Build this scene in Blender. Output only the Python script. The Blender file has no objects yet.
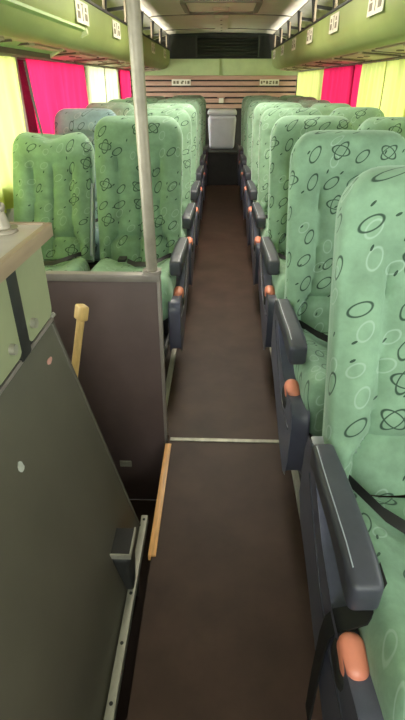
import bpy, bmesh, math, random
from mathutils import Vector, Matrix, Euler
R = math.radians
random.seed(4)
S = bpy.context.scene
COL = S.collection

# ------------------------------------------------------------------ materials
def nt(name):
    m = bpy.data.materials.new(name); m.use_nodes = True
    n = m.node_tree; b = n.nodes['Principled BSDF']
    return m, n, b

def N(n, t, **k):
    x = n.nodes.new(t)
    for a, v in k.items():
        if a in ('inp',):
            for i, val in v.items(): x.inputs[i].default_value = val
        else: setattr(x, a, v)
    return x

def math_(n, op, a, b=None, c=None, clamp=False):
    x = n.nodes.new('ShaderNodeMath'); x.operation = op; x.use_clamp = clamp
    for i, v in enumerate((a, b, c)):
        if v is None: continue
        if hasattr(v, 'default_value'): n.links.new(v, x.inputs[i])
        else: x.inputs[i].default_value = v
    return x.outputs[0]

def mixc(n, fac, a, b):
    x = n.nodes.new('ShaderNodeMix'); x.data_type = 'RGBA'
    for sock, v in ((x.inputs[0], fac), (x.inputs[6], a), (x.inputs[7], b)):
        if hasattr(v, 'default_value'): n.links.new(v, sock)
        else: sock.default_value = v if not isinstance(v, tuple) else (*v[:3], 1)
    return x.outputs[2]

def plain(name, col, rough=.5, var=.15, scale=8, metallic=0, bump=0, spec=.5, stretch=None):
    m, n, b = nt(name)
    tc = N(n, 'ShaderNodeTexCoord')
    mp = N(n, 'ShaderNodeMapping')
    if stretch: mp.inputs['Scale'].default_value = stretch
    n.links.new(tc.outputs['Object'], mp.inputs[0])
    nz = N(n, 'ShaderNodeTexNoise', inp={'Scale': scale, 'Detail': 5.0, 'Roughness': .6})
    n.links.new(mp.outputs[0], nz.inputs['Vector'])
    lo = tuple(c * (1 - var) for c in col); hi = tuple(min(1, c * (1 + var)) for c in col)
    f = math_(n, 'MULTIPLY_ADD', nz.outputs[0], 2.2, -.6, clamp=True)
    n.links.new(mixc(n, f, lo, hi), b.inputs['Base Color'])
    b.inputs['Roughness'].default_value = rough
    b.inputs['Metallic'].default_value = metallic
    b.inputs['Specular IOR Level'].default_value = spec
    if bump:
        bp = N(n, 'ShaderNodeBump', inp={'Strength': bump, 'Distance': .01})
        n.links.new(nz.outputs[0], bp.inputs['Height']); n.links.new(bp.outputs[0], b.inputs['Normal'])
    return m

def fabric(name, base, dark, light, sheen=.35):
    m, n, b = nt(name)
    uv = N(n, 'ShaderNodeUVMap', uv_map='UVMap')
    oi = N(n, 'ShaderNodeObjectInfo')
    def layer(scale, off, Rr, w, squash, keep, cross, fill=False):
        mp = N(n, 'ShaderNodeMapping'); mp.inputs['Scale'].default_value = (scale,) * 3
        mp.inputs['Location'].default_value = (*off, 0)
        n.links.new(uv.outputs[0], mp.inputs[0])
        ad = N(n, 'ShaderNodeVectorMath', operation='ADD')
        sc = N(n, 'ShaderNodeVectorMath', operation='SCALE'); sc.inputs['Scale'].default_value = 0
        cx = N(n, 'ShaderNodeCombineXYZ')
        n.links.new(math_(n, 'MULTIPLY', oi.outputs['Random'], 17.0), cx.inputs[0])
        n.links.new(math_(n, 'MULTIPLY', oi.outputs['Random'], 41.0), cx.inputs[1])
        n.links.new(mp.outputs[0], ad.inputs[0]); n.links.new(cx.outputs[0], ad.inputs[1])
        v = N(n, 'ShaderNodeTexVoronoi', voronoi_dimensions='2D', inp={'Scale': 1.0, 'Randomness': .45})
        n.links.new(ad.outputs[0], v.inputs['Vector'])
        d = N(n, 'ShaderNodeVectorMath', operation='SUBTRACT')
        n.links.new(ad.outputs[0], d.inputs[0]); n.links.new(v.outputs['Position'], d.inputs[1])
        sp = N(n, 'ShaderNodeSeparateColor'); n.links.new(v.outputs['Color'], sp.inputs[0])
        def ring(extra):
            rt = N(n, 'ShaderNodeVectorRotate', rotation_type='Z_AXIS')
            n.links.new(d.outputs[0], rt.inputs['Vector'])
            n.links.new(math_(n, 'MULTIPLY_ADD', sp.outputs[0], -1.0, extra - .45), rt.inputs['Angle'])
            mu = N(n, 'ShaderNodeVectorMath', operation='MULTIPLY'); mu.inputs[1].default_value = (1, squash, 0)
            n.links.new(rt.outputs[0], mu.inputs[0])
            ln = N(n, 'ShaderNodeVectorMath', operation='LENGTH'); n.links.new(mu.outputs[0], ln.inputs[0])
            L = ln.outputs['Value']
            if fill: return math_(n, 'LESS_THAN', L, Rr)
            rr = math_(n, 'MULTIPLY_ADD', sp.outputs[1], Rr * .35, Rr * .75)
            a = math_(n, 'ABSOLUTE', math_(n, 'SUBTRACT', L, rr))
            return math_(n, 'MULTIPLY_ADD', a, -1.6 / w, 1.6, clamp=True)
        r = ring(0)
        if cross:
            r2 = math_(n, 'MULTIPLY', ring(1.35), math_(n, 'GREATER_THAN', sp.outputs[1], .74))
            r = math_(n, 'MAXIMUM', r, r2)
        return math_(n, 'MULTIPLY', r, math_(n, 'GREATER_THAN', sp.outputs[2], keep))
    tc = N(n, 'ShaderNodeTexCoord')
    nz = N(n, 'ShaderNodeTexNoise', inp={'Scale': 9.0, 'Detail': 6.0, 'Roughness': .65})
    n.links.new(tc.outputs['Object'], nz.inputs['Vector'])
    nf = math_(n, 'MULTIPLY_ADD', nz.outputs[0], 2.4, -.7, clamp=True)
    c = mixc(n, nf, tuple(x * .72 for x in base), tuple(min(1, x * 1.22) for x in base))
    lt = layer(12.5, (3.3, 7.1), .30, .05, 1.6, .5, False)
    c = mixc(n, math_(n, 'MULTIPLY', lt, .45), c, light)
    dk = layer(10.5, (.4, .2), .33, .05, 2.0, .38, True)
    lf = layer(14.5, (5.2, 1.3), .11, .05, 2.6, .6, False, True)
    c = mixc(n, math_(n, 'MULTIPLY', math_(n, 'MAXIMUM', dk, lf), .88), c, dark)
    n.links.new(c, b.inputs['Base Color'])
    b.inputs['Roughness'].default_value = .85
    b.inputs['Specular IOR Level'].default_value = .2
    b.inputs['Sheen Weight'].default_value = sheen
    b.inputs['Sheen Roughness'].default_value = .45
    b.inputs['Sheen Tint'].default_value = (.8, 1, .88, 1)
    bp = N(n, 'ShaderNodeBump', inp={'Strength': .25, 'Distance': .004})
    n2 = N(n, 'ShaderNodeTexNoise', inp={'Scale': 60.0, 'Detail': 3.0})
    n.links.new(tc.outputs['Object'], n2.inputs['Vector'])
    n.links.new(n2.outputs[0], bp.inputs['Height']); n.links.new(bp.outputs[0], b.inputs['Normal'])
    return m

def cloth(name, col, trans=.6, tcol=None):
    m = bpy.data.materials.new(name); m.use_nodes = True
    n = m.node_tree; n.nodes.clear()
    out = N(n, 'ShaderNodeOutputMaterial')
    df = N(n, 'ShaderNodeBsdfDiffuse'); tr = N(n, 'ShaderNodeBsdfTranslucent')
    tc = N(n, 'ShaderNodeTexCoord')
    nz = N(n, 'ShaderNodeTexNoise', inp={'Scale': 14.0, 'Detail': 3.0})
    mp = N(n, 'ShaderNodeMapping'); mp.inputs['Scale'].default_value = (1, 1, .12)
    n.links.new(tc.outputs['Object'], mp.inputs[0]); n.links.new(mp.outputs[0], nz.inputs['Vector'])
    fo = math_(n, 'MULTIPLY_ADD', nz.outputs[0], 2.4, -.7, clamp=True)  # upright streaks: shade of the folds put into the cloth colour
    c = mixc(n, fo, tuple(x * .72 for x in col), col)
    n.links.new(c, df.inputs[0])
    if tcol:
        c2 = mixc(n, fo, tuple(x * .72 for x in tcol), tcol); n.links.new(c2, tr.inputs[0])
    else: n.links.new(c, tr.inputs[0])
    mx = N(n, 'ShaderNodeMixShader'); mx.inputs[0].default_value = trans
    n.links.new(df.outputs[0], mx.inputs[1]); n.links.new(tr.outputs[0], mx.inputs[2])
    n.links.new(mx.outputs[0], out.inputs[0])
    return m

def glass(name):
    m = bpy.data.materials.new(name); m.use_nodes = True
    n = m.node_tree; n.nodes.clear()
    out = N(n, 'ShaderNodeOutputMaterial')
    t = N(n, 'ShaderNodeBsdfTransparent'); t.inputs[0].default_value = (.92, .96, .93, 1)
    g = N(n, 'ShaderNodeBsdfGlossy'); g.inputs['Roughness'].default_value = .03
    lw = N(n, 'ShaderNodeFresnel'); lw.inputs[0].default_value = 1.45
    mx = N(n, 'ShaderNodeMixShader')
    n.links.new(lw.outputs[0], mx.inputs[0]); n.links.new(t.outputs[0], mx.inputs[1]); n.links.new(g.outputs[0], mx.inputs[2])
    n.links.new(mx.outputs[0], out.inputs[0])
    return m

M = dict(
    green=fabric('green_velour', (.215, .340, .235), (.012, .032, .022), (.42, .54, .46)),
    grey=fabric('grey_velour', (.20, .30, .32), (.03, .05, .05), (.45, .5, .5)),
    plastic=plain('slate_plastic', (.095, .097, .14), .38, .12, 20),
    pad=plain('dark_arm_pad', (.052, .053, .070), .42, .12, 30),
    black=plain('black_webbing', (.012, .012, .013), .6, .2, 40),
    rubber=plain('black_rubber', (.02, .02, .019), .55, .2, 20),
    knob=plain('orange_knob', (.80, .27, .18), .4, .08, 20),
    steel=plain('dark_steel', (.05, .05, .055), .45, .2, 20, .6),
    hinge=plain('pale_hinge', (.34, .37, .42), .4, .1, 20),
    floor=plain('brown_vinyl_floor', (.053, .030, .022), .55, .3, 5, bump=.05, spec=.22),
    well=plain('dark_well', (.02, .017, .016), .7, .3, 6),
    alu=plain('aluminium', (.36, .34, .28), .5, .3, 25, .3, stretch=(1, .2, 1)),
    wood=plain('varnished_wood', (.68, .34, .12), .45, .3, 18, stretch=(6, .6, 1)),
    woodh=plain('wooden_handle', (.62, .40, .15), .5, .2, 18, stretch=(4, 4, .5)),
    slat=plain('pinkish_wood_slat', (.50, .31, .235), .55, .15, 12, stretch=(.4, 4, 4)),
    part=plain('brown_laminate', (.120, .080, .076), .5, .18, 4),
    partrail=plain('grey_brown_trim', (.30, .26, .235), .4, .15, 12, .3),
    pole=plain('worn_chrome', (.30, .26, .21), .45, .25, 12, .3),
    base=plain('dark_olive_panel', (.076, .066, .048), .38, .18, 3),
    door=plain('olive_cream_door', (.30, .32, .19), .45, .1, 6),
    ctop=plain('counter_top', (.60, .54, .50), .4, .15, 6),
    cedge=plain('counter_edge', (.36, .26, .18), .45, .18, 10, stretch=(1, .3, 3)),
    rack=plain('olive_rack', (.29, .35, .115), .5, .08, 4),
    racki=plain('rack_lining', (.13, .13, .095), .7, .15, 6),
    rackg=plain('bright_green_panel', (.40, .56, .20), .5, .12, 5),
    lip=plain('pale_lip', (.62, .66, .38), .45, .1, 10),
    psu=plain('service_panel', (.48, .40, .29), .5, .12, 8),
    psuline=plain('service_divider', (.11, .08, .055), .5, .2, 10),
    ceil=plain('ceiling_vinyl', (.76, .72, .60), .6, .06, 3),
    seam=plain('ceiling_seam', (.20, .18, .14), .5, .15, 10),
    grille=plain('black_grille', (.022, .026, .018), .6, .25, 12),
    louvre=plain('grille_louvre', (.05, .06, .04), .5, .2, 12),
    header=plain('pale_green_header', (.44, .54, .27), .5, .1, 5),
    wall=plain('wall_lining', (.36, .36, .31), .6, .1, 5),
    rearwall=plain('rear_wall_dark', (.05, .045, .04), .7, .2, 5),
    frame=plain('window_frame', (.10, .10, .10), .45, .15, 10),
    white=plain('white_card', (.74, .70, .58), .6, .06, 20),
    mark=plain('dark_mark', (.20, .17, .11), .6, .2, 20),
    cool=plain('cooler_plastic', (.74, .73, .80), .5, .06, 8),
    coold=plain('cooler_lid', (.82, .81, .85), .45, .05, 8),
    step=plain('rear_step_carpet', (.028, .025, .024), .8, .3, 12),
    sticker=plain('pink_sticker', (.52, .26, .22), .6, .15, 30),
    pale=plain('pale_sticker', (.42, .42, .38), .5, .15, 30),
    yel=cloth('yellow_curtain', (.60, .66, .13), .62, (.84, .87, .30)),
    pal=cloth('pale_yellow_curtain', (.72, .72, .34), .62, (.92, .92, .60)),
    pink=cloth('pink_curtain', (.72, .015, .09), .62, (.92, .03, .14)),
    glass=glass('window_glass'),
)

# ------------------------------------------------------------------ mesh helpers
def mk(name, verts, faces, mat, parent=None, loc=(0, 0, 0), rot=(0, 0, 0), smooth=None, uvs=None, bevel=0):
    me = bpy.data.meshes.new(name)
    me.from_pydata([tuple(v) for v in verts], [], faces)
    if uvs:
        ul = me.uv_layers.new(name='UVMap')
        for l in me.loops: ul.data[l.index].uv = uvs[l.vertex_index]
    bm = bmesh.new(); bm.from_mesh(me)
    if bevel:
        bmesh.ops.remove_doubles(bm, verts=bm.verts, dist=1e-6)
        ed = [e for e in bm.edges if len(e.link_faces) == 2 and e.calc_face_angle(0) > R(25)]
        bmesh.ops.bevel(bm, geom=ed, offset=bevel, segments=2, profile=.6, affect='EDGES', clamp_overlap=True)
    bmesh.ops.recalc_face_normals(bm, faces=bm.faces)
    bm.to_mesh(me); bm.free()
    if smooth is not None:
        for p in me.polygons: p.use_smooth = True
        try: me.set_sharp_from_angle(angle=R(smooth))
        except Exception: pass
    me.materials.append(mat)
    o = bpy.data.objects.new(name, me); COL.objects.link(o)
    o.location = loc; o.rotation_euler = rot
    if parent: o.parent = parent
    return o

class MB:
    def __init__(s): s.v = []; s.f = []
    def add(s, v, f):
        k = len(s.v); s.v += [Vector(x) for x in v]; s.f += [tuple(i + k for i in q) for q in f]; return s
    def box(s, a, b):
        (x0, y0, z0), (x1, y1, z1) = a, b
        v = [(x, y, z) for x in (x0, x1) for y in (y0, y1) for z in (z0, z1)]
        return s.add(v, [(0, 1, 3, 2), (4, 6, 7, 5), (0, 4, 5, 1), (2, 3, 7, 6), (0, 2, 6, 4), (1, 5, 7, 3)])
    def prism(s, poly, a, b, axis=0):
        """polygon of 2D points extruded along an axis (0: x with (y,z) points; 1: y with (x,z); 2: z with (x,y))"""
        n = len(poly)
        def P(p, t): return {0: (t, p[0], p[1]), 1: (p[0], t, p[1]), 2: (p[0], p[1], t)}[axis]
        v = [P(p, a) for p in poly] + [P(p, b) for p in poly]
        f = [tuple(range(n)), tuple(range(2 * n - 1, n - 1, -1))]
        f += [(i, (i + 1) % n, n + (i + 1) % n, n + i) for i in range(n)]
        return s.add(v, f)
    def cyl(s, p, q, r, n=16, r2=None):
        p, q = Vector(p), Vector(q); d = (q - p).normalized()
        a = d.orthogonal().normalized(); b = d.cross(a); r2 = r if r2 is None else r2
        v = [p + (a * math.cos(t) + b * math.sin(t)) * r for t in [2 * math.pi * i / n for i in range(n)]]
        v += [q + (a * math.cos(t) + b * math.sin(t)) * r2 for t in [2 * math.pi * i / n for i in range(n)]]
        f = [tuple(range(n)), tuple(range(2 * n - 1, n - 1, -1))] + [(i, (i + 1) % n, n + (i + 1) % n, n + i) for i in range(n)]
        return s.add(v, f)
    def strip(s, pts, w, th):
        """a flat strap along pts; w = list of width vectors or one, th thickness"""
        pts = [Vector(p) for p in pts]; w = Vector(w); n = len(pts); v = []
        for i, p in enumerate(pts):
            t = (pts[min(i + 1, n - 1)] - pts[max(i - 1, 0)]).normalized()
            nn = t.cross(w.normalized()).normalized()
            for sx, st in ((-1, -1), (1, -1), (1, 1), (-1, 1)): v.append(p + w * sx * .5 + nn * st * th * .5)
        f = [(0, 1, 2, 3), tuple(4 * (n - 1) + k for k in (3, 2, 1, 0))]
        for i in range(n - 1):
            for k in range(4):
                f.append((4 * i + k, 4 * i + (k + 1) % 4, 4 * i + 4 + (k + 1) % 4, 4 * i + 4 + k))
        return s.add(v, f)
    def build(s, name, mat, parent=None, loc=(0, 0, 0), bevel=0, smooth=30, rot=(0, 0, 0)):
        return mk(name, s.v, s.f, mat, parent, loc, rot, smooth, None, bevel)

def pad(sx, sy, sz, r, n=6, seg=4, fn=None):
    """rounded box centred on the origin: verts, faces, uvs"""
    def axis(h):
        rr = min(r, h * .999); a = [-h + rr * (1 - math.cos(math.pi / 2 * i / seg)) for i in range(seg + 1)]
        m = [(-h + rr) + (2 * h - 2 * rr) * i / n for i in range(1, n)] if h > rr * 1.01 else []
        return a + m + [-x for x in reversed(a)]
    H = (sx / 2, sy / 2, sz / 2); A = [axis(h) for h in H]
    V = []; F = []; U = []; key = {}
    def put(p):
        k = tuple(round(c, 6) for c in p)
        if k in key: return key[k]
        q = [max(-(h - min(r, h * .999)), min(h - min(r, h * .999), c)) for c, h in zip(p, H)]
        d = Vector(p) - Vector(q)
        o = Vector(q) + (d.normalized() * min(r, min(H) * 2) if d.length > 1e-9 else d)
        if d.length > 1e-9:
            o = Vector([q[i] + d.normalized()[i] * min(r, H[i] * .999) for i in range(3)])
        uv = (o.x + .9, o.y + (o.z if p[1] < -H[1] + 1e-6 else -o.z) * 1.0)
        if fn: o = fn(o)
        key[k] = len(V); V.append(o); U.append(uv); return key[k]
    for ax in range(3):
        b, c = (ax + 1) % 3, (ax + 2) % 3
        for sgn in (-1, 1):
            for i in range(len(A[b]) - 1):
                for j in range(len(A[c]) - 1):
                    q = []
                    for (ii, jj) in ((i, j), (i + 1, j), (i + 1, j + 1), (i, j + 1)):
                        p = [0, 0, 0]; p[ax] = sgn * H[ax]; p[b] = A[b][ii]; p[c] = A[c][jj]; q.append(put(p))
                    if len(set(q)) == 4: F.append(tuple(q))
    return V, F, U

def empty(name, loc, label=None, cat=None, group=None, rz=0):
    o = bpy.data.objects.new(name, None); COL.objects.link(o); o.location = loc; o.rotation_euler = (0, 0, rz)
    o.empty_display_size = .1
    return tag(o, label, cat, group)
def tag(o, label=None, cat=None, group=None, kind=None):
    if label: o['label'] = label
    if cat: o['category'] = cat
    if group: o['group'] = group
    if kind: o['kind'] = kind
    return o
def struct(o): o['kind'] = 'structure'; return o
def copy_tree(o, parent=None):
    c = o.copy(); COL.objects.link(c)
    if parent: c.parent = parent
    for ch in list(o.children): copy_tree(ch, c)
    return c

# ------------------------------------------------------------------ key dimensions (metres; +Y runs to the rear of the coach)
XL, XR, YF, YB = -1.27, 1.20, -1.5, 8.85
ZC = 2.0
CX = (XL + XR) / 2

# ------------------------------------------------------------------ shell
def floor():
    m = MB()
    m.box((-.205, YF, -.06), (XR, 1.62, 0))                 # front aisle and right-hand seat bay
    m.box((-.235, 1.66, -.06), (XR, YB, 0))
    m.box((XL, 1.66, -.06), (-.235, YB, 0))
    m.box((-.205, 1.62, -.06), (XR, 1.66, 0))
    m.box((XL, YF, -.46), (-.205, 1.66, -.40))              # bottom of the side well
    m.box((-.212, YF, -.40), (-.205, 1.66, -.06))
    o = m.build('floor', M['floor']); struct(o)
    return o
floor()
struct(MB().box((XL, 1.685, -.46), (-.205, 1.70, -.06)).build('wall_well', M['well']))
struct(MB().box((-.2160, 1.035, -.02), (-.1900, 1.60, .006)).build('trim_1', M['wood'], bevel=.002))
t1 = MB().box((-.198, 1.622, -.002), (.30, 1.642, .005)); struct(t1.build('trim_2', M['alu'], bevel=.001))
t2 = MB().box((.305, YF, -.002), (.335, 7.58, .012)); struct(t2.build('trim_3', M['alu'], bevel=.002))
t3 = MB().box((-.262, 1.72, -.002), (-.235, 7.58, .012)); struct(t3.build('trim_4', M['alu'], bevel=.002))

def side_wall(x, name, sgn, pillars):
    m = MB(); a, b = sorted((x, x + sgn * .05))
    m.box((a, YF, -.46), (b, YB, .80)); m.box((a, YF, 1.50), (b, YB, 2.0))
    for y in pillars: m.box((a, y - .035, .80), (b, y + .035, 1.50))
    m.box((a, YF, .8), (b, YF + .1, 1.5)); m.box((a, YB - .1, .8), (b, YB, 1.5))
    # sill ledge running along the foot of the windows
    i0, i1 = sorted((x, x - sgn * .03)); m.box((i0, 3.45, .77), (i1, YB, .80))
    struct(m.build(name, M['wall'], bevel=.004))
pil = [.3, 1.95, 3.43, 5.02, 6.62]
side_wall(XL, 'wall_left', -1, pil); side_wall(XR, 'wall_right', 1, pil)
k = 0
edges = [YF + .1] + [v for p in pil for v in (p - .035, p + .035)] + [YB - .1]
for x, sgn in ((XL, -1), (XR, 1)):
    for y0, y1 in zip(edges[::2], edges[1::2]):
        k += 1
        xa, xb = sorted((x + sgn * .012, x + sgn * .035))
        fr = MB()
        fr.box((xa, y0, .80), (xb, y0 + .025, 1.5)); fr.box((xa, y1 - .025, .80), (xb, y1, 1.5))
        fr.box((xa, y0, .80), (xb, y1, .825)); fr.box((xa, y0, 1.475), (xb, y1, 1.5))
        f = struct(fr.build('window_%d' % k, M['frame']))
        xm = x + sgn * .022
        MB().box((xm - .002, y0 + .02, .82), (xm + .002, y1 - .02, 1.48)).build('pane', M['glass'], f)

# front bulkhead with the windscreen (behind the camera)
m = MB()
m.box((XL, YF - .05, -.46), (XR, YF, 1.2)); m.box((XL, YF - .05, 1.9), (XR, YF, 2.05))
m.box((XL, YF - .05, .95), (XL + .1, YF, 1.9)); m.box((XR - .1, YF - .05, .95), (XR, YF, 1.9))
struct(m.build('wall_front', M['wall']))
k += 1
f = struct(MB().box((CX - .03, YF - .04, .95), (CX + .03, YF - .01, 1.9)).build('window_%d' % k, M['frame']))
MB().box((XL + .1, YF - .03, .95), (XR - .1, YF - .025, 1.9)).build('pane', M['glass'], f)

# ceiling: a shallow arch
def zc(x):
    s = (x - CX) / 1.235
    return ZC - .05 * s * s - .18 * max(0, abs(s) - .55) ** 2 * 4.0
xs = [XL + (XR - XL) * i / 40 for i in range(41)]
v = []; f = []
for i, x in enumerate(xs):
    for y in (YF - .05, YB): v.append((x, y, zc(x)))
    for y in (YF - .05, YB): v.append((x, y, zc(x) + .05))
for i in range(40):
    a, b = 4 * i, 4 * i + 4
    f += [(a, a + 1, b + 1, b), (a + 2, b + 2, b + 3, a + 3), (a, b, b + 2, a + 2), (a + 1, a + 3, b + 3, b + 1)]
f += [(0, 2, 3, 1), (160, 161, 163, 162)]
struct(mk('ceiling', v, f, M['ceil'], smooth=40))
for q, y in enumerate((1.6, 3.2, 4.85, 6.48, 8.12)):
    pts = [(x, y, zc(x) - .004) for x in xs if abs(x - CX) < 1.0]
    s = MB().strip(pts, (0, .022, 0), .008).build('trim_%d' % (5 + q), M['seam']); struct(s)

# rear wall, header
m = MB(); m.box((XL, YB, -.06), (XR, YB + .05, 2.0)); struct(m.build('wall_rear', M['rearwall']))
m = MB().prism([(8.845, 1.43), (8.845, 1.66), (8.70, 1.66), (8.72, 1.44)], XL + .005, XR - .005, 0)
h = struct(m.build('trim_10', M['header'], bevel=.006))
MB().box((CX - .008, 8.695, 1.445), (CX + .008, 8.712, 1.655)).build('seam', M['rack'], h)

# air return grille above the header
g = empty('air_grille', (CX, 8.80, 1.67), 'black louvred air return grille high on the rear wall', 'grille')
MB().box((-.80, 0, 0), (.80, .04, .31)).build('grille_back', M['grille'], g)
m = MB()
for i in range(6):
    z = .03 + i * .04
    m.prism([(-.035, z), (-.028, z + .012), (-.001, z + .03), (-.001, z + .018)], -.36, .58, 0)
m.box((-.38, -.036, .01), (-.355, 0, .29)); m.box((.575, -.036, .01), (.60, 0, .29))
m.build('louvres', M['louvre'], g)
m = MB(); m.box((-.80, -.03, .295), (.80, 0, .315)); m.box((-.80, -.03, 0), (.80, 0, .012)); m.build('frame', M['grille'], g)

# slatted blind across the rear window
bl = empty('slatted_blind', (CX, 8.72, .95), 'pinkish wooden slatted blind across the rear window', 'blind')
m = MB()
for i in range(6):
    z = .035 + i * .079
    m.prism([(-.012, z), (.0, z + .058), (.012, z + .058), (.0, z)], -1.21, 1.20, 0)
m.build('slats', M['slat'], bl, bevel=.003)
for x in (-.62, .62): MB().box((x - .012, .008, 0), (x + .012, .016, .48)).build('cord', M['psuline'], bl)
for x in (-1.215, 1.19): MB().box((x, .02, .0), (x + .015, .05, .48)).build('side_frame', M['frame'], bl)

def card_marks(parent, w, h, y, pattern, mat='mark', t=.0015):
    """small pictogram blocks on a card in the x-z plane facing -y"""
    m = MB()
    for (x0, z0, x1, z1) in pattern: m.box((x0 * w, y - t, z0 * h), (x1 * w, y, z1 * h))
    return m.build('printed_marks', M[mat], parent)
for nm, cx, marks in (('left', -.64, [(-.42, -.25, -.30, .25), (-.25, -.25, -.13, .25), (-.02, -.25, .08, .05), (.02, .05, .14, .28), (.2, -.25, .26, .25), (.32, -.25, .43, .25)]),
                      ('right', .74, [(-.44, -.25, -.36, .25), (-.32, -.02, -.22, .25), (-.17, -.25, -.07, .25), (-.02, -.25, .1, -.05), (-.0, .05, .12, .25), (.18, -.25, .26, .25), (.32, -.25, .44, .25)])):
    c = empty('notice_card', (cx, 8.70, 1.345), 'small white notice card on the rear slatted blind, over the %s seats' % nm, 'sign', 'notice cards on the rear blind')
    MB().box((-.15, 0, -.042), (.15, .006, .042)).build('card', M['white'], c)
    card_marks(c, .30, .084, -.0005, marks)
c = empty('blind_catch', (.0, 8.70, 1.10), 'small pale catch with a tab at the middle of the rear blind', 'catch')
MB().box((-.045, -.02, -.04), (.03, .004, .03)).build('body', M['white'], c, bevel=.008)
MB().box((-.07, -.012, .03), (.05, .0, .045)).build('tab', M['slat'], c)

# ------------------------------------------------------------------ rear step and cooler
m = MB(); m.box((-.27, 7.62, 0), (.29, 8.70, .46))
m.box((-.27, 7.605, .43), (.29, 7.62, .462))
o = m.build('floor_step', M['step'], bevel=.006); struct(o)
co = empty('cooler_box', (.012, 8.10, .462), 'white lidded cooler box on the dark step at the end of the aisle', 'cooler')
def taper(o, h, k):
    s = 1 - k * (.5 - (o.z + h / 2) / h); return Vector((o.x * s, o.y * s, o.z))
V, F, U = pad(.40, .34, .46, .05, 4, 4, lambda o: taper(o, .46, .12))
mk('body', V, F, M['cool'], co, (0, 0, .23), smooth=45)
V, F, U = pad(.43, .37, .075, .03, 4, 4); mk('lid', V, F, M['coold'], co, (0, 0, .497), smooth=45)
MB().box((-.15, -.185, .40), (.15, -.172, .43)).build('handle', M['cool'], co, bevel=.004)

# ------------------------------------------------------------------ roof hatch and cover strip
ha = empty('roof_hatch', (-.02, 5.62, 1.998), 'pale roof hatch with raised rounded rim in the ceiling over the aisle', 'hatch')
def ring(w, d, r, t, z0, z1, n=8):
    def loop(w, d, r):
        P = []
        for cx, cy, a0 in ((w / 2 - r, d / 2 - r, 0), (-w / 2 + r, d / 2 - r, 90), (-w / 2 + r, -d / 2 + r, 180), (w / 2 - r, -d / 2 + r, 270)):
            for i in range(n + 1):
                a = R(a0 + 90 * i / n); P.append((cx + r * math.cos(a), cy + r * math.sin(a)))
        return P
    A = loop(w, d, r); B = loop(w - 2 * t, d - 2 * t, max(.01, r - t)); k = len(A)
    v = [(*p, z0) for p in A] + [(*p, z0) for p in B] + [(*p, z1) for p in A] + [(*p, z1) for p in B]
    f = []
    for i in range(k):
        j = (i + 1) % k
        f += [(i, j, k + j, k + i), (2 * k + i, 3 * k + i, 3 * k + j, 2 * k + j), (i, 2 * k + i, 2 * k + j, j), (k + i, k + j, 3 * k + j, 3 * k + i)]
    return v, f, B
v, f, B = ring(.74, .86, .10, .05, -.045, -.002)
mk('rim', v, f, M['seam'], ha, smooth=40, bevel=.006)
MB().prism(B, -.03, -.012, 2).build('panel', M['ceil'], ha)
MB().box((-.08, .02, -.06), (.08, .12, -.03)).build('handle', M['psu'], ha, bevel=.01)
cs = empty('ceiling_strip', (-.02, 7.25, 1.998), 'pale cover strip with dark screws along the rear ceiling centre', 'cover strip')
MB().box((-.085, -.70, -.03), (.085, .86, -.001)).build('cover', M['ceil'], cs, bevel=.012)
for y in (-.5, -.05, .4, .8): MB().cyl((0, y, -.031), (0, y, -.036), .012, 10).build('screw', M['seam'], cs)

# ------------------------------------------------------------------ luggage racks
def rack(sgn, x0, xw, y0, label):
    """x0: inner face x, xw: wall x"""
    rk = empty('luggage_rack', (0, y0, 0), label, 'luggage rack', 'overhead luggage racks')
    L = YB - .16 - y0
    s = sgn
    prof = [(x0, 1.765), (x0 + s * .004, 1.66), (x0 + s * .018, 1.595), (x0 + s * .05, 1.545), (x0 + s * .10, 1.522), (x0 + s * .12, 1.52),
            (x0 + s * .12, 1.535), (x0 + s * .06, 1.56), (x0 + s * .035, 1.60), (x0 + s * .022, 1.66), (x0 + s * .02, 1.765)]
    MB().prism(prof, 0, L, 1).build('fascia', M['rack'], rk, smooth=50)
    MB().prism([(x0 - s * .006, 1.758), (x0 + s * .026, 1.758), (x0 + s * .026, 1.775), (x0 - s * .006, 1.775)], 0, L, 1).build('top_trim', M['rubber'], rk, bevel=.003)
    xa, xb = sorted((x0 + s * .11, xw - s * .035))
    MB().prism([(x0 + s * .11, 1.523), (xw - s * .004, 1.50), (xw - s * .004, 1.512), (x0 + s * .11, 1.535)], 0, L, 1).build('underside', M['psu'], rk)
    MB().prism([(x0 + s * .03, 1.60), (xw - s * .01, 1.56), (xw - s * .01, 1.575), (x0 + s * .03, 1.615)], 0, L, 1).build('rack_shelf', M['racki'], rk)
    lin = [(x, zc(x) - .004) for x in [xw - s * .13 - s * .04 * q for q in range(9)]]
    lin2 = [(x, z - .006) for x, z in reversed(lin)]
    MB().prism([(xw - s * .002, 1.575), (xw - s * .065, 1.79)] + lin + lin2 + [(xw - s * .08, 1.78), (xw - s * .01, 1.575)], 0, L, 1).build('rack_lining', M['racki'], rk)
    return rk, L
rR, LR = rack(1, .745, XR, -.4, 'olive overhead luggage rack along the right side windows')
rL, LL = rack(-1, -.805, XL, -.4, 'olive overhead luggage rack along the left side windows')

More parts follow.
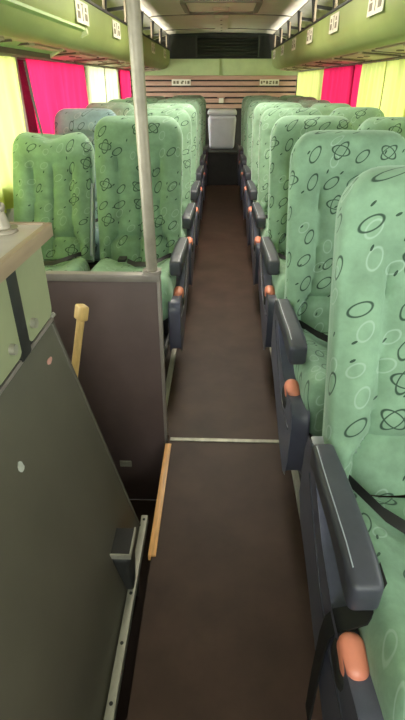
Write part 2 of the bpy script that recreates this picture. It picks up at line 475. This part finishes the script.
def bracket(s, x0, rk, y):
    # hooped divider: slanted post, top arm, lower arm, in the x-z plane
    m = MB()
    m.prism([(x0 + s * .0, 1.768), (x0 + s * .03, 1.768), (x0 + s * .005, 1.945), (x0 - s * .025, 1.95)], y - .012, y + .012, 1)
    m.prism([(x0 + s * .0, 1.90), (x0 + s * .30, 1.865), (x0 + s * .30, 1.84), (x0 + s * .0, 1.875)], y - .010, y + .010, 1)
    m.prism([(x0 + s * .30, 1.87), (x0 + s * .275, 1.87), (x0 + s * .235, 1.60), (x0 + s * .26, 1.60)], y - .010, y + .010, 1)
    o = m.build('bracket', M['rubber'], rk); return o
for rk, s, x0 in ((rR, 1, .745), (rL, -1, -.805)):
    y = 1.0
    while y < 9.0:
        bracket(s, x0, rk, y)
        m = MB().box((x0 + s * .012 - .008, y - .020, 1.775), (x0 + s * .012 + .008, y - .013, 1.935))
        m.build('bracket_edge', M['psu'], rk)
        y += .86
    # service panels on the underside
    y = .6; i = 0
    xw = XR if s > 0 else XL
    while y < 8.7:
        a, b = x0 + s * .15, xw - s * .06
        def zz(x): return 1.521 - .023 * (abs(x - x0) - .11) / (abs(xw - x0) - .114)
        m = MB().prism([(a, zz(a) - .001), (b, zz(b) - .001), (b, zz(b) - .008), (a, zz(a) - .008)], y, y + .50, 1)
        o = m.build('service_panel', M['psu'], rk, bevel=.004)
        for dy in (.58, .80):
            MB().prism([(a, zz(a) - .001), (b, zz(b) - .001), (b, zz(b) - .010), (a, zz(a) - .010)], y + dy, y + dy + .018, 1).build('divider', M['psuline'], rk)
        for dy in (.15, .33): MB().cyl((a + s * .09, y + dy, zz(a + s * .09) - .008), (a + s * .09, y + dy, zz(a + s * .09) - .013), .022, 14).build('air_outlet', M['psuline'], o)
        y += .89
# lower green cover under the front of the left rack, with a pale end lip
MB().prism([(-.806, 1.625), (-1.03, 1.507), (-1.03, 1.494), (-.803, 1.612)], -.4, 3.36, 1).build('cover_panel', M['rackg'], rL, (0, .4, 0), smooth=50)['label'] = 'bright green cover panel'
MB().prism([(-1.03, 1.507), (-1.03, 1.47), (-1.045, 1.47), (-1.045, 1.507)], -.4, 3.36, 1).build('cover_edge', M['psuline'], rL, (0, .4, 0))
MB().prism([(-.80, 1.622), (-1.045, 1.495), (-1.045, 1.475), (-.797, 1.596)], 3.36, 3.40, 1).build('cover_lip', M['lip'], rL, (0, .4, 0), bevel=.003)['label'] = 'pale end lip'

# seat number placards on the rack faces
ORD = ['first', 'second', 'third', 'fourth', 'fifth', 'sixth', 'seventh', 'eighth', 'ninth']
pm = [(-.36, .10, -.24, .30), (-.40, -.30, -.20, .02), (-.02, -.36, .02, .40), (.22, .10, .34, .30), (.18, -.30, .38, .02), (-.10, .36, .06, .40)]
for s, side, ys, x0, zc_ in ((1, 'right', [2.92, 3.94, 4.97, 6.02, 7.12, 8.2], .745, 1.69), (-1, 'left', [3.33, 4.36, 5.45, 6.60, 7.9], -.805, 1.69)):
    for i, y in enumerate(ys):
        p = empty('seat_placard', (x0 + (0 if s > 0 else 0), y, zc_), 'cream seat placard with two pictograms, %s from the front on the %s rack' % (ORD[i], side), 'placard', 'seat placards on the rack faces', rz=-math.pi / 2 * s)
        # local -y faces the aisle
        w, hh = .28, .105
        c = MB().box((-w / 2, -.005, -hh / 2), (w / 2, -.001, hh / 2)).build('plate', M['white'], p)
        card_marks(p, w, hh, -.005, pm)

# ------------------------------------------------------------------ curtains
def curtain(x, y0, y1, z0, z1, mat, label, sgn, folds, amp=.018, seed=0, flare=0.0):
    rnd = random.Random(seed); nY = max(24, int(folds * 10)); nZ = 14
    ph = [rnd.uniform(-.5, .5) for _ in range(int(folds) + 3)]
    v = []; f = []
    for j in range(nZ + 1):
        t = j / nZ
        for i in range(nY + 1):
            u = i / nY; a = u * folds
            k = ph[int(a)] * (1 - a % 1) + ph[int(a) + 1] * (a % 1)
            d = amp * (.65 + .35 * (1 - t)) * math.sin(2 * math.pi * (a + .22 * k)) + amp * .35 * math.sin(5.3 * a + 2 * t + seed)
            v.append((x - sgn * (.014 + amp) + d, y0 + (y1 - y0) * u + flare * (1 - t) * (u - .5), z0 + (z1 - z0) * t))
    for j in range(nZ):
        for i in range(nY):
            a = j * (nY + 1) + i; f.append((a, a + 1, a + nY + 2, a + nY + 1))
    o = mk('curtain', v, f, M[mat], smooth=80)
    return tag(o, label, 'curtain', 'window curtains')
ZB, ZT = .86, 1.478
curtain(XL, 1.95, 3.36, .70, ZT, 'yel', 'bright yellow curtain nearest the front on the left windows', -1, 9, seed=1)
curtain(XL, 3.51, 4.25, ZB, ZT, 'pink', 'pink curtain on the left window just behind the near yellow one', -1, 3.5, seed=2)
curtain(XL, 4.26, 5.0, ZB, ZT, 'pink', 'pink curtain on the left window meeting the pale yellow one', -1, 3.5, seed=3)
curtain(XL, 5.05, 5.83, ZB, ZT, 'pal', 'pale yellow curtain beside the pair of pink ones, left windows', -1, 4, seed=4)
curtain(XL, 5.85, 6.60, ZB, ZT, 'pal', 'pale yellow curtain next to the narrow far pink one, left windows', -1, 4, seed=5)
curtain(XL, 6.68, 7.50, ZB, ZT, 'pink', 'narrow pink curtain farthest back on the left side', -1, 4, seed=6)
curtain(XR, 2.00, 3.03, ZB, ZT, 'yel', 'yellow-green curtain at the frame edge on the right windows', 1, 7, seed=7)
curtain(XR, 3.05, 4.03, ZB, ZT, 'yel', 'yellow-green curtain, middle of three before the right pink one', 1, 7, seed=8)
curtain(XR, 4.05, 4.70, ZB, ZT, 'yel', 'yellow-green curtain touching the right pink curtain, front side', 1, 5, seed=9)
curtain(XR, 4.72, 6.42, ZB, ZT, 'pink', 'only pink curtain on the right windows', 1, 7, seed=10)
curtain(XR, 6.44, 7.68, ZB, ZT, 'yel', 'yellow-green curtain behind the right pink curtain', 1, 7, seed=11)
curtain(XR, 7.70, 8.60, ZB, ZT, 'yel', 'yellow-green curtain in the rear corner of the right side', 1, 4, seed=12)
for x, s, side in ((XL, -1, 'left'), (XR, 1, 'right')):
    o = MB().cyl((x - s * .031, 1.8, 1.486), (x - s * .031, 8.6, 1.486), .005, 8).build('curtain_rail', M['alu'])
    tag(o, 'thin metal curtain rail above the %s side windows' % side, 'curtain rail', 'curtain rails')
# slanting dark strap by the left window post
o = MB().strip([(XL + .06, 3.42, 1.46), (XL + .065, 3.45, 1.25), (XL + .07, 3.52, 1.0)], (0, .03, 0), .006).build('window_strap', M['frame'])
tag(o, 'dark slanting strap hanging by the left window post', 'strap')

# ------------------------------------------------------------------ seats
def smooth(a, b, x):
    t = max(0, min(1, (x - a) / (b - a))); return t * t * (3 - 2 * t)
def backrest_mesh(name, W, L, dip=0.0, mat='green'):
    """upright quilted back, pivot at its foot; front faces -y"""
    hw0, ht0, rc = W / 2, .070, .105
    NF, NB, ND = 56, 16, 10
    NT = 46
    ts = [(L - rc) * i / NT for i in range(NT)] + [L - rc + rc * math.sin(math.pi / 2 * i / ND) for i in range(ND)] + [L - .0005]
    loop = [(-math.cos(math.pi * i / NF), -1) for i in range(NF)] + [(math.cos(math.pi * i / NB), 1) for i in range(NB)]
    V = []; F = []; U = []
    def dome(x): return math.sqrt(max(0.0, 1 - x * x))
    for z in ts:
        t = z / L
        e = min(max(0, z - (L - rc)) / rc, .999)
        hw = hw0 - rc * (1 - math.sqrt(1 - e * e)) * .85
        hw *= 1 - .03 * smooth(.75, 0, t)
        e2 = min(max(0, z - (L - .06)) / .06, .995)
        ht = ht0 * (.22 + .78 * math.sqrt(1 - e2 * e2)) * (1.0 + .22 * smooth(.45, 0, t))
        per = 0; prev = None
        for c, side in loop:
            x = hw * c; y = side * ht * max(0, 1 - abs(c) ** 4.5) ** (1 / 4.5)
            s = x / hw0; q = abs(s); flat = Vector((x, y))
            if side < 0:
                fr = min(1, (1 - abs(c)) * 14)
                body = 1 - smooth(.68, .80, t)
                edge = .50 + .20 * smooth(.22, .10, t) + .03 * math.sin(9 * t)       # where bolster meets centre
                bol = dome((q - (1 + edge) / 2) / ((1 - edge) / 2 + .01)) if q > edge else 0
                cen = dome((q - edge / 2) / (edge / 2)) if q <= edge else 0
                d = (1 - bol) * .050 * smooth(1.0, .80, q) if q > edge else .050 - .026 * cen
                for tz, amp, wd in ((.185, .026, .022), (.47, .010, .022), (.60, .006, .014)):
                    if q <= edge: d += amp * math.exp(-((t - tz) / wd) ** 2)
                    elif tz < .6: d += .35 * amp * math.exp(-((t - tz) / wd) ** 2) * smooth(1.0, .8, q)
                y += fr * body * d
                h = smooth(.735, .83, t) * smooth(1.02, .90, t)
                y -= fr * .020 * h * dome(min(1, q * .92))
                y += fr * .010 * math.exp(-((t - .765) / .016) ** 2) * smooth(.85, .4, q)
            dz = -dip * math.exp(-(s / .28) ** 2) * smooth(.7, 1, t) + dip * .25 * math.exp(-((q - .7) / .2) ** 2) * smooth(.8, 1, t)
            V.append((x, y, z + dz))
            if prev is not None: per += (flat - prev).length
            prev = flat; U.append((per, z))
    NP = len(loop); n = len(ts)
    for i in range(n - 1):
        for p in range(NP):
            q = (p + 1) % NP; F.append((i * NP + p, i * NP + q, (i + 1) * NP + q, (i + 1) * NP + p))
    F.append(tuple(range(NP - 1, -1, -1)))
    F.append(tuple((n - 1) * NP + p for p in range(NP)))
    return V, F, U

def cushion_fn(w, d, h):
    def fn(o):
        s = o.x / (w / 2); q = o.y / (d / 2)          # q=-1 front, +1 back
        if o.z > 0:
            o.z += .020 * smooth(.45, .75, abs(s)) * smooth(1.02, .9, abs(s)) - .010 * math.exp(-(s / .05) ** 2) * smooth(1, .8, abs(q))
            o.z -= .016 * math.exp(-((q - .1) / .05) ** 2) * (1 - smooth(.3, .6, abs(s)))
            o.z += .012 * smooth(-.2, -.8, q)
        o.z -= .03 * smooth(-.75, -1, q)
        return o
    return fn

def make_seat(side, place, W, mat='green', dip=0.0, L=.77):
    """side: +1 right of the aisle, -1 left; place: 'aisle' or 'window'. Local origin: floor under the foot of the back. Faces -y."""
    r = empty('bus_seat', (0, 0, 0))
    a = -side                                             # direction of the aisle in x
    V, F, U = backrest_mesh('backrest', W, L, dip)
    b = mk('backrest', V, F, M[mat], r, (0, 0, .45), (R(-17), 0, 0), smooth=60, uvs=U)
    cw, cd, ch = (W - .016 if place == 'aisle' else W - .01), .545, .155; co = -a * .006 if place == 'aisle' else 0
    V, F, U = pad(cw, cd, ch, .055, 14, 5, cushion_fn(cw, cd, ch))
    mk('seat_cushion', V, F, M[mat], r, (co, -.315, .415), (R(-4), 0, 0), smooth=60, uvs=U)
    # base: pan, front and rear legs, cross bars
    m = MB(); m.box((-cw / 2 + .03, -.50, .295), (cw / 2 - .03, -.04, .335))
    for x in (-.14, .14):
        m.box((x - .018, -.44, .05), (x + .018, -.40, .30)); m.box((x - .018, -.14, .05), (x + .018, -.10, .30))
        m.box((x - .025, -.48, .013), (x + .025, -.06, .05))
    m.build('base_frame', M['steel'], r, bevel=.004)
    if place == 'aisle':
        x0 = a * (W / 2 - .026); x1 = a * (W / 2 + .032)
        poly = [(.035, .555), (-.03, .545), (-.10, .505), (-.20, .455), (-.33, .425), (-.45, .43), (-.535, .445), (-.575, .43), (-.59, .39), (-.588, .25), (-.57, .19), (-.53, .17),
                (-.42, .19), (-.28, .235), (-.12, .285), (.0, .31), (.05, .36), (.055, .50)]
        lo, hi = sorted((x0, x1))
        sp = MB().prism(poly, lo, hi, 0).build('side_panel', M['plastic'], r, bevel=.014, smooth=40)
        # moulded crease along the panel's outer face
        xo = x1 + a * .001
        m = MB().strip([(xo, -.02, .50), (xo, -.12, .44), (xo, -.25, .375), (xo, -.40, .35), (xo, -.555, .36)], (0, .0, .006), .004)
        m.build('crease', M['pad'], sp)
        # arm pad: boxy, tapering to the rear, drooping nose
        def arm(o):
            t = (o.y + .20) / .40                         # 0 front, 1 rear
            o.x *= 1.0 - .18 * smooth(.6, 1, t) - .08 * smooth(.15, 0, t)
            o.z += -.016 * smooth(.25, 0, t) - .004 * t
            if o.z < 0: o.z -= .020 * smooth(.5, .05, t) + .02 * smooth(.75, 1, t)
            return o
        V, F, U = pad(.066, .375, .056, .016, 8, 4, arm)
        ap = mk('armrest', V, F, M['pad'], r, (a * (W / 2 + .003), -.205, .572), (R(2), 0, a * R(-3)), smooth=50)
        m = MB().strip([(a * .020, .165, .028), (a * .022, .05, .0295), (a * .022, -.10, .0285), (a * .022, -.150, .022)], (.0022, 0, 0), .002)
        m.build('seam_highlight', M['hinge'], ap)  # pale line along the pad seam, its edge highlight put into the colour
        # hinge plate at the rear end of the arm
        MB().box((min(x0, x1) + .008, .0, .49), (max(x0, x1) - .008, .062, .555)).build('hinge', M['hinge'], r, bevel=.008)
        # recline knob set in the panel's upper edge
        kx = a * (W / 2 + .000)
        kn = empty('recline_knob', (kx, -.425, .405)); kn.parent = r
        def kf(o): return Vector((o.x, o.y, o.z))
        V, F, U = pad(.050, .085, .088, .024, 3, 5)
        mk('button', V, F, M['knob'], kn, (a * .010, 0, .008), (R(14), 0, 0), smooth=60)
        V, F, U = pad(.056, .100, .07, .027, 3, 5)
        mk('bezel', V, F, M['rubber'], kn, (a * .012, 0, -.006), (R(14), 0, 0), smooth=60)
    else:
        # folded centre arm standing beside the back, aisle side
        m = MB().prism([(-.02, 0), (.03, 0), (.035, .34), (.028, .40), (.0, .40), (-.012, .34)], -.007, .007, 0)
        m.build('folded_armrest', M['hinge'], r, (a * (W / 2 + .009), -.055, .50), bevel=.004, rot=(R(-17), 0, 0))
    # lap belt: webbing from the hinge over the cushion, buckle
    sx = a * (W / 2 - .05)
    m = MB().strip([(sx, -.02, .50), (sx - a * .02, -.08, .512), (sx - a * .06, -.16, .513), (sx - a * .12, -.21, .505), (sx - a * .19, -.20, .500), (sx - a * .24, -.15, .502)], (0, .030, .014), .004)
    bl_ = m.build('seat_belt', M['black'], r)
    MB().box((sx - a * .27 - .022, -.165, .499), (sx - a * .27 + .022, -.105, .516)).build('buckle', M['rubber'], bl_, bevel=.004)
    return r

proto = {}
XS = {('R', 'aisle'): .493, ('R', 'window'): .936, ('L', 'aisle'): -.450, ('L', 'window'): -.955}
WS = {('R', 'aisle'): .446, ('R', 'window'): .396, ('L', 'aisle'): .480, ('L', 'window'): .460}
rowsR = [.93 + .89 * i for i in range(8)]
rowsL = [2.68 + .89 * i for i in range(6)]
rnd = random.Random(9)
for side, rows in (('R', rowsR), ('L', rowsL)):
    for place in ('aisle', 'window'):
        for i, y in enumerate(rows):
            key = (side, place); sg = 1 if side == 'R' else -1
            special = side == 'L' and place == 'window' and i < 2
            if special:
                o = make_seat(sg, place, WS[key], 'grey' if i == 1 else 'green', .035 if i == 0 else 0, .71 if i == 0 else .77)
            elif key not in proto:
                o = proto[key] = make_seat(sg, place, WS[key])
            else:
                o = copy_tree(proto[key])
            o.location = (XS[key], y, 0)
            rec = rnd.uniform(-2.5, 2.0) if i > 1 else 0
            if special and i == 0: rec = 9
            if special and i == 1: rec = 1
            for ch in o.children:
                if ch.name.startswith(('backrest', 'folded_armrest')): ch.rotation_euler = (R(-17 - rec), 0, 0)
            sd = 'right' if side == 'R' else 'left'
            row = ORD[i] + ' row'
            last = ', before the rear step' if i == len(rows) - 1 else ''
            if special and i == 1:
                lab = 'grey patterned velour seat by the pink curtain, left window side, second row'
            elif side == 'L' and i == 0:
                lab = ('green patterned seat behind the brown partition, next to the aisle' if place == 'aisle' else 'green patterned seat behind the brown partition, by the window, leaning back')
            else:
                lab = 'green velour seat %s of the aisle, %s, %s from the front' % (sd, 'aisle side' if place == 'aisle' else 'window side', row)
            tag(o, lab, 'seat', 'green velour coach seats')

# long black belt hanging over the first right-hand seat's panel
o = MB().strip([(.335, .62, .515), (.305, .575, .500), (.285, .555, .483), (.262, .56, .458), (.244, .57, .435), (.232, .575, .40), (.230, .58, .34), (.230, .58, .20), (.231, .575, .04)], (0, .046, .0), .004)
o = o.build('loose_belt', M['black'])
tag(o, 'black loose seat belt strap draped over the nearest right seat panel', 'belt')

# ------------------------------------------------------------------ partition, pole
pt = empty('partition_panel', (0, 1.67, 0), 'dark brown waist-high partition in front of the left seats', 'partition')
MB().box((XL + .01, -.012, -.398), (-.222, .012, .725)).build('panel', M['part'], pt, bevel=.003)
m = MB(); m.box((XL + .01, -.018, .715), (-.214, .018, .745)); m.build('top_rail', M['partrail'], pt, bevel=.005)
MB().box((-.226, -.017, -.05), (-.213, .017, .72)).build('edge_strip', M['partrail'], pt, bevel=.004)
V, F, U = pad(.055, .008, .034, .004, 2, 3); mk('vent', V, F, M['alu'], pt, (-.410, -.016, -.165), smooth=40)
gp = empty('grab_pole', (-.243, 1.668, .745), 'worn metal grab pole rising from the partition corner to the ceiling', 'pole')
MB().cyl((0, 0, .012), (-.018, 0, 1.235), .0205, 24).build('tube', M['pole'], gp, smooth=40)
MB().cyl((0, 0, .0), (0, 0, .014), .034, 24).build('foot_flange', M['partrail'], gp, smooth=40)
MB().cyl((-.018, 0, 1.232), (-.018, 0, 1.246), .034, 24).build('top_flange', M['partrail'], gp, smooth=40)

# ------------------------------------------------------------------ left-hand side cabinet
cb = empty('side_cabinet', (0, 0, 0), 'olive cabinet with slanting dark base and wood-edged counter at left front', 'cabinet')
Y1 = 1.157
MB().prism([(-.262, -.01), (-.452, .80), (-1.24, .80), (-1.24, -.39), (-.30, -.39), (-.262, -.03)], -1.2, Y1, 1).build('slanted_base', M['base'], cb, bevel=.008)
MB().box((-1.24, -1.2, .80), (-.452, Y1 - .0, 1.035)).build('upper_body', M['door'], cb, bevel=.004)
m = MB().box((-.456, -1.2, .796), (-.440, Y1 + .002, .808)); m.build('ledge', M['partrail'], cb, bevel=.003)
# doors on the aisle face with rubber gasket and a small chrome latch
def rrect(y0, y1, z0, z1, r, n=6):
    P = []
    for cy, cz, a0 in ((y1 - r, z1 - r, 0), (y0 + r, z1 - r, 90), (y0 + r, z0 + r, 180), (y1 - r, z0 + r, 270)):
        for i in range(n + 1):
            a = R(a0 + 90 * i / n); P.append((cy + r * math.cos(a), cz + r * math.sin(a)))
    return P
for i, (y0, y1) in enumerate(((.975, 1.142), (.50, .925), (.0, .45))):
    d = MB().prism(rrect(y0, y1, .822, 1.02, .022), -.453, -.437, 0).build('door', M['door'], cb, bevel=.003)
    A = rrect(y0 - .016, y1 + .010, .812, 1.028, .03); Bq = rrect(y0, y1, .822, 1.02, .022); n = len(A)
    v = [(-.453, *p) for p in A] + [(-.453, *p) for p in Bq] + [(-.441, *p) for p in A] + [(-.441, *p) for p in Bq]
    f = []
    for q in range(n):
        j = (q + 1) % n
        f += [(q, j, n + j, n + q), (2 * n + q, 3 * n + q, 3 * n + j, 2 * n + j), (q, 2 * n + q, 2 * n + j, j), (n + q, n + j, 3 * n + j, 3 * n + q)]
    mk('gasket', v, f, M['rubber'], d)
    MB().cyl((-.437, y1 - .05 if i else y0 + .03, .86), (-.425, y1 - .05 if i else y0 + .03, .86), .012, 14).build('latch', M['alu'], d)
o = MB().box((-.456, .92, .80), (-.436, .978, 1.03)).build('gasket_post', M['rubber'], cb, bevel=.006)
ct = MB().box((-1.245, -1.2, 1.036), (-.415, Y1 + .005, 1.052)).build('countertop', M['ctop'], cb, bevel=.003)
MB().box((-.424, -1.2, 1.022), (-.408, Y1 + .008, 1.055)).build('edge_band', M['cedge'], ct, bevel=.003)
MB().box((-1.245, Y1 - .008, 1.022), (-.424, Y1 + .008, 1.056)).build('end_band', M['cedge'], ct, bevel=.003)
MB().cyl((-.453, 1.150, .80), (-.436, 1.158, .815), .006, 10).build('corner_screw', M['alu'], cb)
# worn stickers on the slanted base (lying in its plane)
def on_slant(y, z): return Vector((-.262 - .19 * (z + .01) / .81, y, z))
sl = math.atan2(.19, .81)
for nm, y, z, w, h, mt, lb in (('sticker', 1.06, .725, .034, .016, 'sticker', 'torn pinkish sticker'), ('sticker', .757, .64, .022, .026, 'pale', 'pale round mark')):
    P = []
    rr = random.Random(w)
    for i in range(12):
        a = 2 * math.pi * i / 12; k = rr.uniform(.8, 1.1); P.append((math.cos(a) * w / 2 * k, math.sin(a) * h / 2 * k))
    m = MB().prism(P, -.001, .002, 0)
    p = on_slant(y, z)
    o = m.build(nm, M[mt], cb, p, rot=(0, -sl, 0)); o['label'] = lb
# floor rail along the foot of the base
rl = empty('floor_rail', (-.25, 0, 0), 'pale metal rail with screws along the foot of the slanting base', 'rail')
MB().box((-.0115, -1.2, -.03), (.0115, 1.205, .004)).build('bar', M['alu'], rl, bevel=.002)
for y in (.25, .6, .75, .9, 1.185): MB().cyl((0, y, .0035), (0, y, .0055), .005, 10).build('screw', M['rubber'], rl)
# ashtray pocket on the slanting base near the rail
at = empty('ash_pocket', (-.255, .966, .108), 'small black pocket with square metal-rimmed lid'); at.parent = cb
MB().box((-.066, -.048, .036), (.010, .048, .050)).build('lid', M['well'], at, bevel=.003)
m = MB(); m.box((.009, -.050, .035), (.014, .050, .053)); m.box((-.070, -.053, .035), (.014, -.048, .053)); m.build('lid_rim', M['alu'], at)
def pouch(o):
    k = (o.z + .075) / .15
    return Vector((.035 - (.035 - o.x) * (.35 + .65 * k), -.047 + (o.y + .047) * (.45 + .55 * k), o.z))
V, F, U = pad(.070, .094, .15, .02, 4, 4, pouch)
mk('pouch', V, F, M['rubber'], at, (-.022, -.008, -.038), smooth=50)

# wooden mallet-like stick leaning in the gap
st = empty('wooden_stick', (-.70, 1.20, -.39), 'light wooden stick with a block head leaning between cabinet and partition', 'stick')
A, B_ = Vector((-.66, 1.22, -.395)) - st.location, Vector((-.442, 1.405, .70)) - st.location
m = MB().cyl(A, B_, .013, 12); m.build('shaft', M['woodh'], st)
d = (B_ - A).normalized()
V, F, U = pad(.042, .034, .05, .007, 2, 3)
o = mk('head', V, F, M['woodh'], st, B_ + d * .005, d.to_track_quat('Z', 'Y').to_euler(), smooth=40)
# metal fitting on the counter
ft = empty('counter_fitting', (-.497, 1.085, 1.052), 'dull metal fitting standing on the counter at the left edge', 'fitting')
MB().cyl((0, 0, 0), (0, 0, .010), .032, 20).build('base', M['pole'], ft, bevel=.003)
MB().cyl((0, 0, .01), (0, 0, .05), .02, 20, .011).build('stem', M['pole'], ft)
V, F, U = pad(.028, .028, .022, .01, 2, 4); mk('cap', V, F, M['pole'], ft, (0, 0, .055), smooth=60)

# ------------------------------------------------------------------ camera
cam = bpy.data.cameras.new('camera'); co_ = bpy.data.objects.new('camera', cam); COL.objects.link(co_)
cam.sensor_fit = 'VERTICAL'; cam.sensor_height = 36; cam.lens = 24; cam.clip_start = .02
pitch = math.atan(278 / 480); yaw = math.atan(19.5 / math.hypot(480, 278))
co_.location = (0, 0, 1.35); co_.rotation_euler = (math.pi / 2 - pitch, 0, yaw)
S.camera = co_

# ------------------------------------------------------------------ light
w = bpy.data.worlds.new('sky'); S.world = w; w.use_nodes = True
n = w.node_tree; bg = n.nodes['Background']
tc = N(n, 'ShaderNodeTexCoord'); sp = N(n, 'ShaderNodeSeparateXYZ'); n.links.new(tc.outputs['Generated'], sp.inputs[0])
f = math_(n, 'MULTIPLY_ADD', sp.outputs[2], .8, .45, clamp=True)
sky = mixc(n, f, (.80, .78, .68), (1.0, 1.0, 1.0))
sunny = math_(n, 'MULTIPLY_ADD', sp.outputs[0], -.45, math_(n, 'MULTIPLY_ADD', sp.outputs[1], -1.3, .85))   # the sun stands ahead of the coach and to its left
sunny = math_(n, 'MAXIMUM', sunny, .65)
vm = N(n, 'ShaderNodeVectorMath', operation='SCALE'); n.links.new(sky, vm.inputs[0]); n.links.new(sunny, vm.inputs['Scale'])
n.links.new(vm.outputs[0], bg.inputs[0])
bg.inputs[1].default_value = 4.6
def portal(x, y, z, sx, sy, rot):
    l = bpy.data.lights.new('window_portal', 'AREA'); l.shape = 'RECTANGLE'; l.size = sx; l.size_y = sy
    l.cycles.is_portal = True
    o = bpy.data.objects.new('window_portal', l); COL.objects.link(o); o.location = (x, y, z); o.rotation_euler = rot
portal(CX, YF - .02, 1.51, 2.3, .78, (R(90), 0, 0))
def cove(x, s):  # added strip light out of sight in the rack, brightens the rear ceiling
    l = bpy.data.lights.new('rack_fill_light', 'AREA'); l.shape = 'RECTANGLE'; l.size = .06; l.size_y = 5.0; l.energy = 22; l.color = (1, .93, .80)
    o = bpy.data.objects.new('rack_fill_light', l); COL.objects.link(o); o.location = (x, 6.1, 1.69); o.rotation_euler = (0, math.pi - s * R(68), 0)
cove(.80, 1); cove(-.86, -1)
for y in (3.2, 4.5):                                       # fill lights added below the ceiling, without any fixture
    l = bpy.data.lights.new('ceiling_fill_light', 'AREA'); l.shape = 'RECTANGLE'; l.size = .5; l.size_y = .4; l.energy = 15; l.color = (1, .94, .80)
    o = bpy.data.objects.new('ceiling_fill_light', l); COL.objects.link(o); o.location = (CX, y, 1.975)
S.cycles.max_bounces = 14; S.cycles.diffuse_bounces = 8; S.cycles.transparent_max_bounces = 12
S.cycles.use_denoising = True
S.view_settings.view_transform = 'Standard'; S.view_settings.look = 'None'
S.view_settings.exposure = 0.85; S.view_settings.gamma = 1.0; S.view_settings.use_curve_mapping = False
